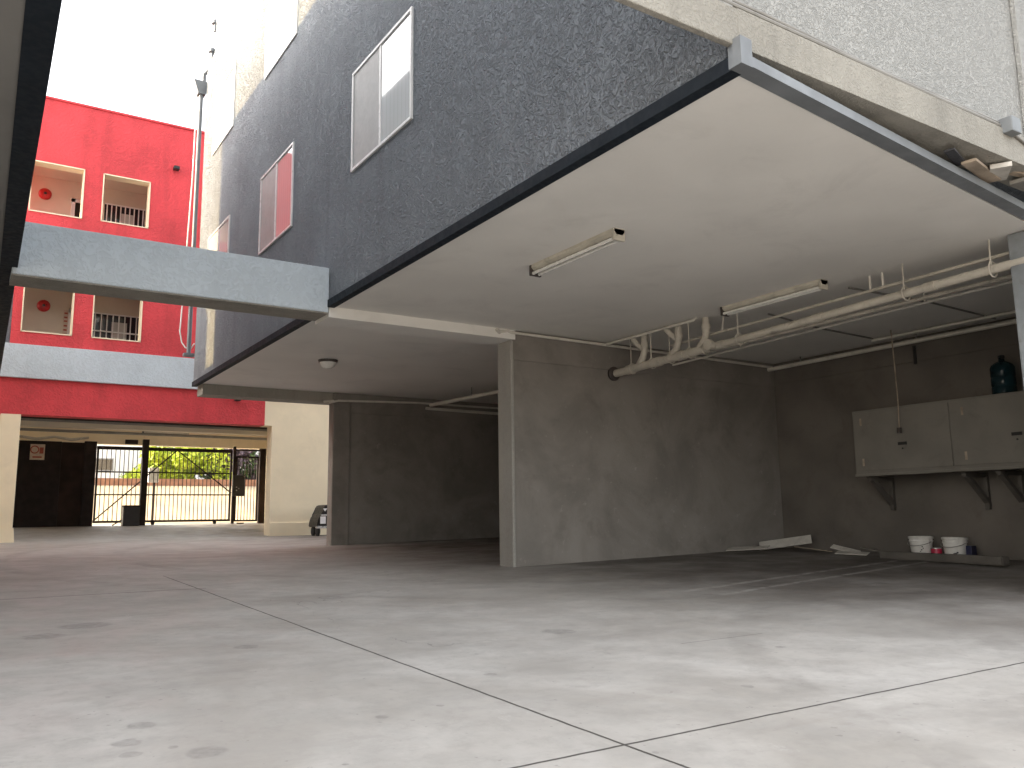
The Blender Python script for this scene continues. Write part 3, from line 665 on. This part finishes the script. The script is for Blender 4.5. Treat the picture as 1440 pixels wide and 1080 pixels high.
m.tube([(3.16, 15.86, 4.6), (3.2, 15.8, 6.3), (3.21, 15.79, 8.0)], .012, 8)
tag(m.build('loose_cable', 'cable_w', None, True), 'loose white cable hanging in a loop at the far corner of the grey building', 'cable')
# drive-through under the red building
m = MB(); m.box(.3, 7.9, Y0+.41, 25.3, 2.47, 2.6); m.build('bay_ceiling', 'soffit', rb)
m = MB(); m.box(.3, 7.9, 25.15, 25.4, 2.07, 2.47); m.build('street_lintel', 'cream', rb)
m = MB(); m.box(.3, 7.9, 22.6, 22.95, 2.24, 2.468); m.build('bay_beam', 'cream_in', rb)
m = MB(); m.box(7.58, 7.9, Y0+.41, 25.4, -.5, 2.46); m.build('bay_side_wall', 'cream', rb)
m = MB(); m.box(.3, .56, Y0+.41, 25.4, -.5, 2.46); m.box(-8, .3, 23.0, 23.2, -.6, 2.46); m.box(-8, .3, Y0+.41, 23.0, 2.3, 2.46); m.build('bay_side_wall', 'cream_in', rb)
for (y, z, r, lab) in ((21.5, 2.33, .04, 'dark pipe nearest the red band under the drive through ceiling'), (22.2, 2.36, .05, 'second dark pipe under the drive through ceiling'), (23.7, 2.25, .035, 'dark pipe under the drive through ceiling closest to the gate')):
    pipe('bay_ceiling_pipe', lab, [(.6, y, z), (4, y, z-.01), (7.55, y, z-.02)], r, 'pipe_d' if y != 21.5 else 'dark_metal')
pipe('lagged_pipe', 'ragged pale lagged pipe above the dark boarded panel', [(1.1, 24.6, 2.16), (1.5, 24.62, 2.10), (1.9, 24.6, 2.17), (2.3, 24.62, 2.11), (2.7, 24.6, 2.18)], [.03, .04, .03, .04, .03], 'pipe')
t = strip_light(5.2, 0, 1.2, 'strip light under the drive through ceiling above the gate'); t.rotation_euler = (0, 0, R(90)); t.location = (4.6, 24.6, 2.31)
m = MB(); m.box(3.62, 3.94, 24.8, 24.86, 2.06, 2.18, .005); tag(m.build('hanging_sign', 'dark_metal'), 'small dark sign box hanging above the gate beside the strip light', 'sign')

# dark boarded panel beside the gate
zg = -.125
dpn = thing('boarded_panel', 'tall dark brown boarded panel left of the gate, with a faded notice', 'panel', (2.0, 24.85, gz(2, 24.85)))
m = MB(); m.box(1.0, 2.10, 24.8, 24.88, gz(1.5, 24.8), 2.07, .006); m.build('board', 'dark_metal', dpn)
m = MB(); m.box(2.105, 2.65, 24.82, 24.88, gz(1.5, 24.8), 2.06, .006); m.build('board', 'brown_panel', dpn)
m = MB(); m.box(2.64, 2.93, 24.78, 24.95, gz(1.5, 24.8), 2.10, .01); m.build('end_post', 'dark_metal', dpn)
ns = tag(MB().box(1.39, 1.72, 24.785, 24.798, 1.58, 1.98).build('notice_board', 'sign'), 'faded square notice with red print on the dark boarded panel', 'notice')
m = MB(); m.tube([(1.49+.09*math.cos(a*.349), 24.781, 1.84+.09*math.sin(a*.349)) for a in range(19)], .016, 6); m.box(1.45, 1.66, 24.781, 24.7845, 1.63, 1.67); m.box(1.6, 1.69, 24.781, 24.7845, 1.74, 1.9); m.build('print', 'sign_red', ns)

# sliding gate
YG = 25.0
sg = thing('sliding_gate', 'wide black iron sliding gate of upright bars with crossing braces', 'gate', (4.7, YG, zg))
def bar(m, p, q, w_, dpt=.03):
    p, q = Vector(p), Vector(q); d = (q-p); L = d.length; d.normalize(); b = bmesh.new(); bmesh.ops.create_cube(b, size=1)
    n_ = Vector((0, 1, 0)); s_ = d.cross(n_).normalized()
    for v in b.verts: v.co = (p+q)/2+d*v.co.x*L+n_*v.co.y*dpt+s_*v.co.z*w_
    m.add(b)
GL, GR = 2.96, 6.53
m = MB(); bar(m, (GL, YG, 1.955), (GR, YG, 1.955), .09, .06); bar(m, (GL, YG, -.02), (GR, YG, -.02), .06, .06)
bar(m, (GL+.03, YG, 0), (GL+.03, YG, 1.93), .05, .05); bar(m, (GR-.03, YG, 0), (GR-.03, YG, 1.93), .05, .05); m.build('frame', 'dark_metal', sg)
for z in (.70, 1.31):
    m = MB(); bar(m, (GL, YG, z), (GR, YG, z), .035, .045); m.build('rail', 'dark_metal', sg)
nb = 31
for i in range(nb):
    x = GL+.03+(GR-GL-.06)*(i+1)/(nb+1); m = MB(); bar(m, (x, YG, .0), (x, YG, 1.92), .018, .018); m.build('upright', 'dark_metal', sg)
for (p, q) in (((GL, YG-.035, 0), (5.0, YG-.035, 1.94)), ((5.0, YG-.035, 1.94), (GR, YG-.035, .75))):
    m = MB(); bar(m, p, q, .032, .02); m.build('brace', 'dark_metal', sg)
for x in (4.45, 6.1):
    m = MB(); m.lathe((x, YG-.02, -.075), [(.05, 0), (.05, .04)], 18, 'Y'); m.build('wheel', 'black', sg, True)
m = MB(); m.box(4.07, 4.23, YG-.22, YG-.08, gz(4, 25)-.02, 2.20, .006); tag(m.build('gate_post', 'dark_metal'), 'thick dark post in front of the sliding gate beside the motor box', 'post')
mbx = thing('gate_motor', 'dark box gate motor on the ground beside the thick post', 'gate motor', (3.82, YG-.35, gz(3.8, 24.65)))
m = MB(); zz = gz(3.8, 24.65); m.box(3.62, 4.03, YG-.52, YG-.2, zz, .40, .015); m.build('housing', 'black', mbx)
m = MB(); m.box(3.61, 4.04, YG-.53, YG-.19, .36, .41, .01); m.build('cover', 'dark_metal', mbx)
m = MB(); bar(m, (3.4, YG-.3, zz+.02), (3.62, YG-.3, zz+.16), .03); m.build('foot_strut', 'dark_metal', mbx)
# pedestrian gate
pg = thing('pedestrian_gate', 'narrow black iron pedestrian gate right of the sliding gate', 'gate', (7.0, YG, zg))
m = MB(); bar(m, (6.64, YG, 1.80), (7.30, YG, 1.80), .05, .05); bar(m, (6.64, YG, -.04), (7.30, YG, -.04), .05, .05); bar(m, (7.28, YG, -.04), (7.28, YG, 1.80), .05, .05); bar(m, (6.66, YG, -.04), (6.66, YG, 1.80), .04, .05)
bar(m, (6.6, YG, 2.0), (7.35, YG, 2.0), .04, .05); m.build('frame', 'dark_metal', pg)
for i in range(6):
    x = 6.66+.62*(i+1)/7; m = MB(); bar(m, (x, YG, -.02), (x, YG, 1.79), .018, .018); m.build('upright', 'dark_metal', pg)
m = MB(); m.box(6.56, 6.63, YG-.05, YG+.05, zg-.02, 2.10, .005); m.build('latch_post', 'dark_metal', pg)
m = MB(); m.box(7.33, 7.50, YG-.08, YG+.08, zg-.02, 2.06, .005); m.build('hinge_post', 'brown_panel', pg)
lk = MB().box(6.55, 6.89, YG-.10, YG-.055, .66, 1.27, .006).build('lock_box', 'black', pg)
for (a, z) in ((6.66, .92), (6.66, .83), (6.72, .88)):
    m = MB(); m.lathe((a, YG-.10, z), [(.018, 0), (.015, -.012)], 10, 'Y'); m.build('button', 'silver', lk)
m = MB(); m.box(6.72, 6.9, YG-.12, YG+.02, gz(6.8, 25)-.005, gz(6.8, 25)+.03, .005); tag(m.build('gate_stop', 'wood_g'), 'small dark block on the ground at the foot of the pedestrian gate', 'stop block')

# call box outside the gate
cbx = thing('call_box', 'grey metal box on a thin post just outside the sliding gate', 'call box', (4.77, 27, gz(4.8, 27)))
m = MB(); m.tube([(4.80, 27, gz(4.8, 27)), (4.80, 27, 1.14)], .03, 12); m.build('post', 'dark_metal', cbx, True)
m = MB(); m.box(4.62, 4.90, 26.9, 27.08, 1.12, 1.55, .012); m.build('housing', 'box_grey', cbx)
m = MB(); m.box(4.66, 4.86, 26.885, 26.905, 1.2, 1.48, .006); m.build('face_panel', 'steel_post', cbx)

# ------------------------------------------------------------------ across the street
m = MB(); m.box(-25, 50, 38.05, 38.35, 1.40, 1.74, .01); lw = m.build('low_wall', 'brick'); tag(lw, 'low red brown brick wall along the top of the tan bank beyond the gate', 'wall')
def leaves(m, c, rad, n, sz, seed, lump=.35):
    rnd = random.Random(seed)
    cl = [(Vector((rnd.gauss(0, .45), rnd.gauss(0, .45), rnd.gauss(0, .42))), rnd.uniform(.22, .5)) for _ in range(16)]
    for i in range(n):
        k, r = rnd.choice(cl); d = Vector((rnd.gauss(0, 1), rnd.gauss(0, 1), rnd.gauss(0, 1))).normalized()*r*rnd.uniform(.55, 1.05)
        p = k+d
        P_ = Vector((c[0]+p.x*rad[0], c[1]+p.y*rad[1], c[2]+p.z*rad[2]))
        a = Vector((rnd.gauss(0, 1), rnd.gauss(0, 1), rnd.gauss(0, 1))).normalized(); b = a.cross(Vector((rnd.gauss(0, 1), rnd.gauss(0, 1), rnd.gauss(0, 1)))).normalized()
        L = sz*rnd.uniform(.6, 1.3); vs_ = [P_-a*L, P_+b*L*.45, P_+a*L, P_-b*L*.45]
        m.b.faces.new([m.b.verts.new(v) for v in vs_])
    return m
def plant(name, lab, cat, c, rad, n, sz, mat, seed, trunk=None, grp=None):
    t = thing(name, lab, cat, (c[0], c[1], 1.44), grp)
    leaves(MB(), c, rad, n, sz, seed).build('crown', mat, t)
    m = MB(); rnd = random.Random(seed+1); base = Vector((c[0], c[1], 1.40)); tr = trunk or .05
    m.tube([base, base+Vector((.05, 0, (c[2]-1.4)*.5)), Vector((c[0]+.02, c[1], c[2]+rad[2]*.2))], [tr, tr*.8, tr*.4], 8)
    for i in range(4):
        e = Vector((c[0]+rnd.uniform(-.6, .6)*rad[0], c[1]+rnd.uniform(-.5, .5)*rad[1], c[2]+rnd.uniform(.0, .6)*rad[2])); m.tube([base+Vector((.03, 0, (c[2]-1.4)*.5)), e], [tr*.5, tr*.15], 6)
    m.build('trunk', 'bark', t, True); return t
plant('bush', 'big bright yellow green bush seen through the sliding gate', 'bush', (8.1, 40.2, 2.35), (1.75, 1.2, 1.4), 5200, .13, 'leaf_y', 11)
plant('bush', 'low yellow green bush at the left foot of the big bush', 'bush', (6.4, 39.6, 1.75), (.9, .7, .6), 1500, .11, 'leaf_y', 12)
plant('tree', 'dull purple leaved small tree right of the bright bush', 'tree', (10.6, 40.8, 2.6), (1.3, 1.0, 1.4), 2600, .13, 'leaf_p', 13, .08)
plant('tree', 'deep green tree seen through the pedestrian gate', 'tree', (12.6, 41.2, 2.7), (1.5, 1.2, 1.5), 3200, .14, 'leaf_d', 14, .09)
plant('tree', 'dark green tree standing behind the purple leaved tree', 'tree', (11.2, 44.5, 3.2), (2.2, 1.4, 1.9), 3000, .17, 'leaf_d', 15, .1)
hw = thing('white_house', 'bright white rendered building across the street left of the bush', 'building', (1.5, 47, 1.44))
MB().box(-9, 7.2, 44, 50, 1.40, 6.2).build('wall', 'house_w', hw)
MB().box(-9.3, 7.5, 43.7, 50.3, 6.2, 6.45).build('roof', 'roof', hw)
f = MB().box(4.95, 5.95, 43.93, 44.01, 2.35, 2.95).build('window', 'box_grey', hw); MB().box(5.0, 5.9, 43.91, 43.935, 2.4, 2.9).build('pane', 'dark_glass', f)
hb = thing('white_house', 'pale building far behind the bush and trees across the street', 'building', (20, 53, 1.44))
MB().box(8, 40, 52, 58, 1.40, 8).build('wall', 'house_w', hb); MB().box(7.7, 40.3, 51.7, 58.3, 8, 8.3).build('roof', 'roof', hb)

# ------------------------------------------------------------------ small car glimpsed at the far pillar
cr = thing('small_car', 'small black car with white rear plate half hidden by the far pillar', 'car', (7.45, 19.8, gz(7.4, 19.8)))
X0, X1, zc = 7.12, 7.78, -.27
m = MB()
body = [(X0, 0), (X0+.02, .16), (X0+.06, .27), (X0+.11, .31), (X0+.17, .52), (X0+.22, .56), (X1-.22, .56), (X1-.17, .52), (X1-.11, .31), (X1-.06, .27), (X1-.02, .16), (X1, 0)]
m.extr([(x, 19.47, zc+.06+z*.94) for x, z in body], (0, .62, 0)); bmesh.ops.bevel(m.b, geom=list(m.b.edges), offset=.02, segments=2, affect='EDGES'); m.build('body', 'carblack', cr)
m = MB(); m.extr([(X0+.15, 19.455, zc+.36), (X1-.15, 19.455, zc+.36), (X1-.2, 19.455, zc+.55), (X0+.2, 19.455, zc+.55)], (0, .02, 0)); m.build('rear_window', 'dark_glass', cr)
m = MB(); m.box(X0+.08, X1-.08, 19.45, 19.475, zc+.325, zc+.36, .004); m.build('trim_strip', 'silver', cr)
m = MB(); m.box(X0+.07, X0+.20, 19.445, 19.472, zc+.14, zc+.31, .004); m.build('plate', 'plate', cr)
m = MB(); m.extr([(X0+.13, 19.45, zc+.50), (X0+.24, 19.45, zc+.50), (X0+.18, 19.45, zc+.43)], (0, .015, 0)); m.build('sticker', 'plate', cr)
m = MB(); m.box(X0-.02, X1+.02, 19.44, 19.52, zc+.03, zc+.085, .01); m.build('bumper', 'silver', cr)
for x in (X0+.04, X1-.10):
    for y in (19.62, 19.92):
        m = MB(); m.lathe((x, y, gz(7.4, y)+.11), [(.08, 0), (.11, .005), (.11, .055), (.08, .06)], 18, 'X'); m.build('wheel', 'rubber', cr, True)
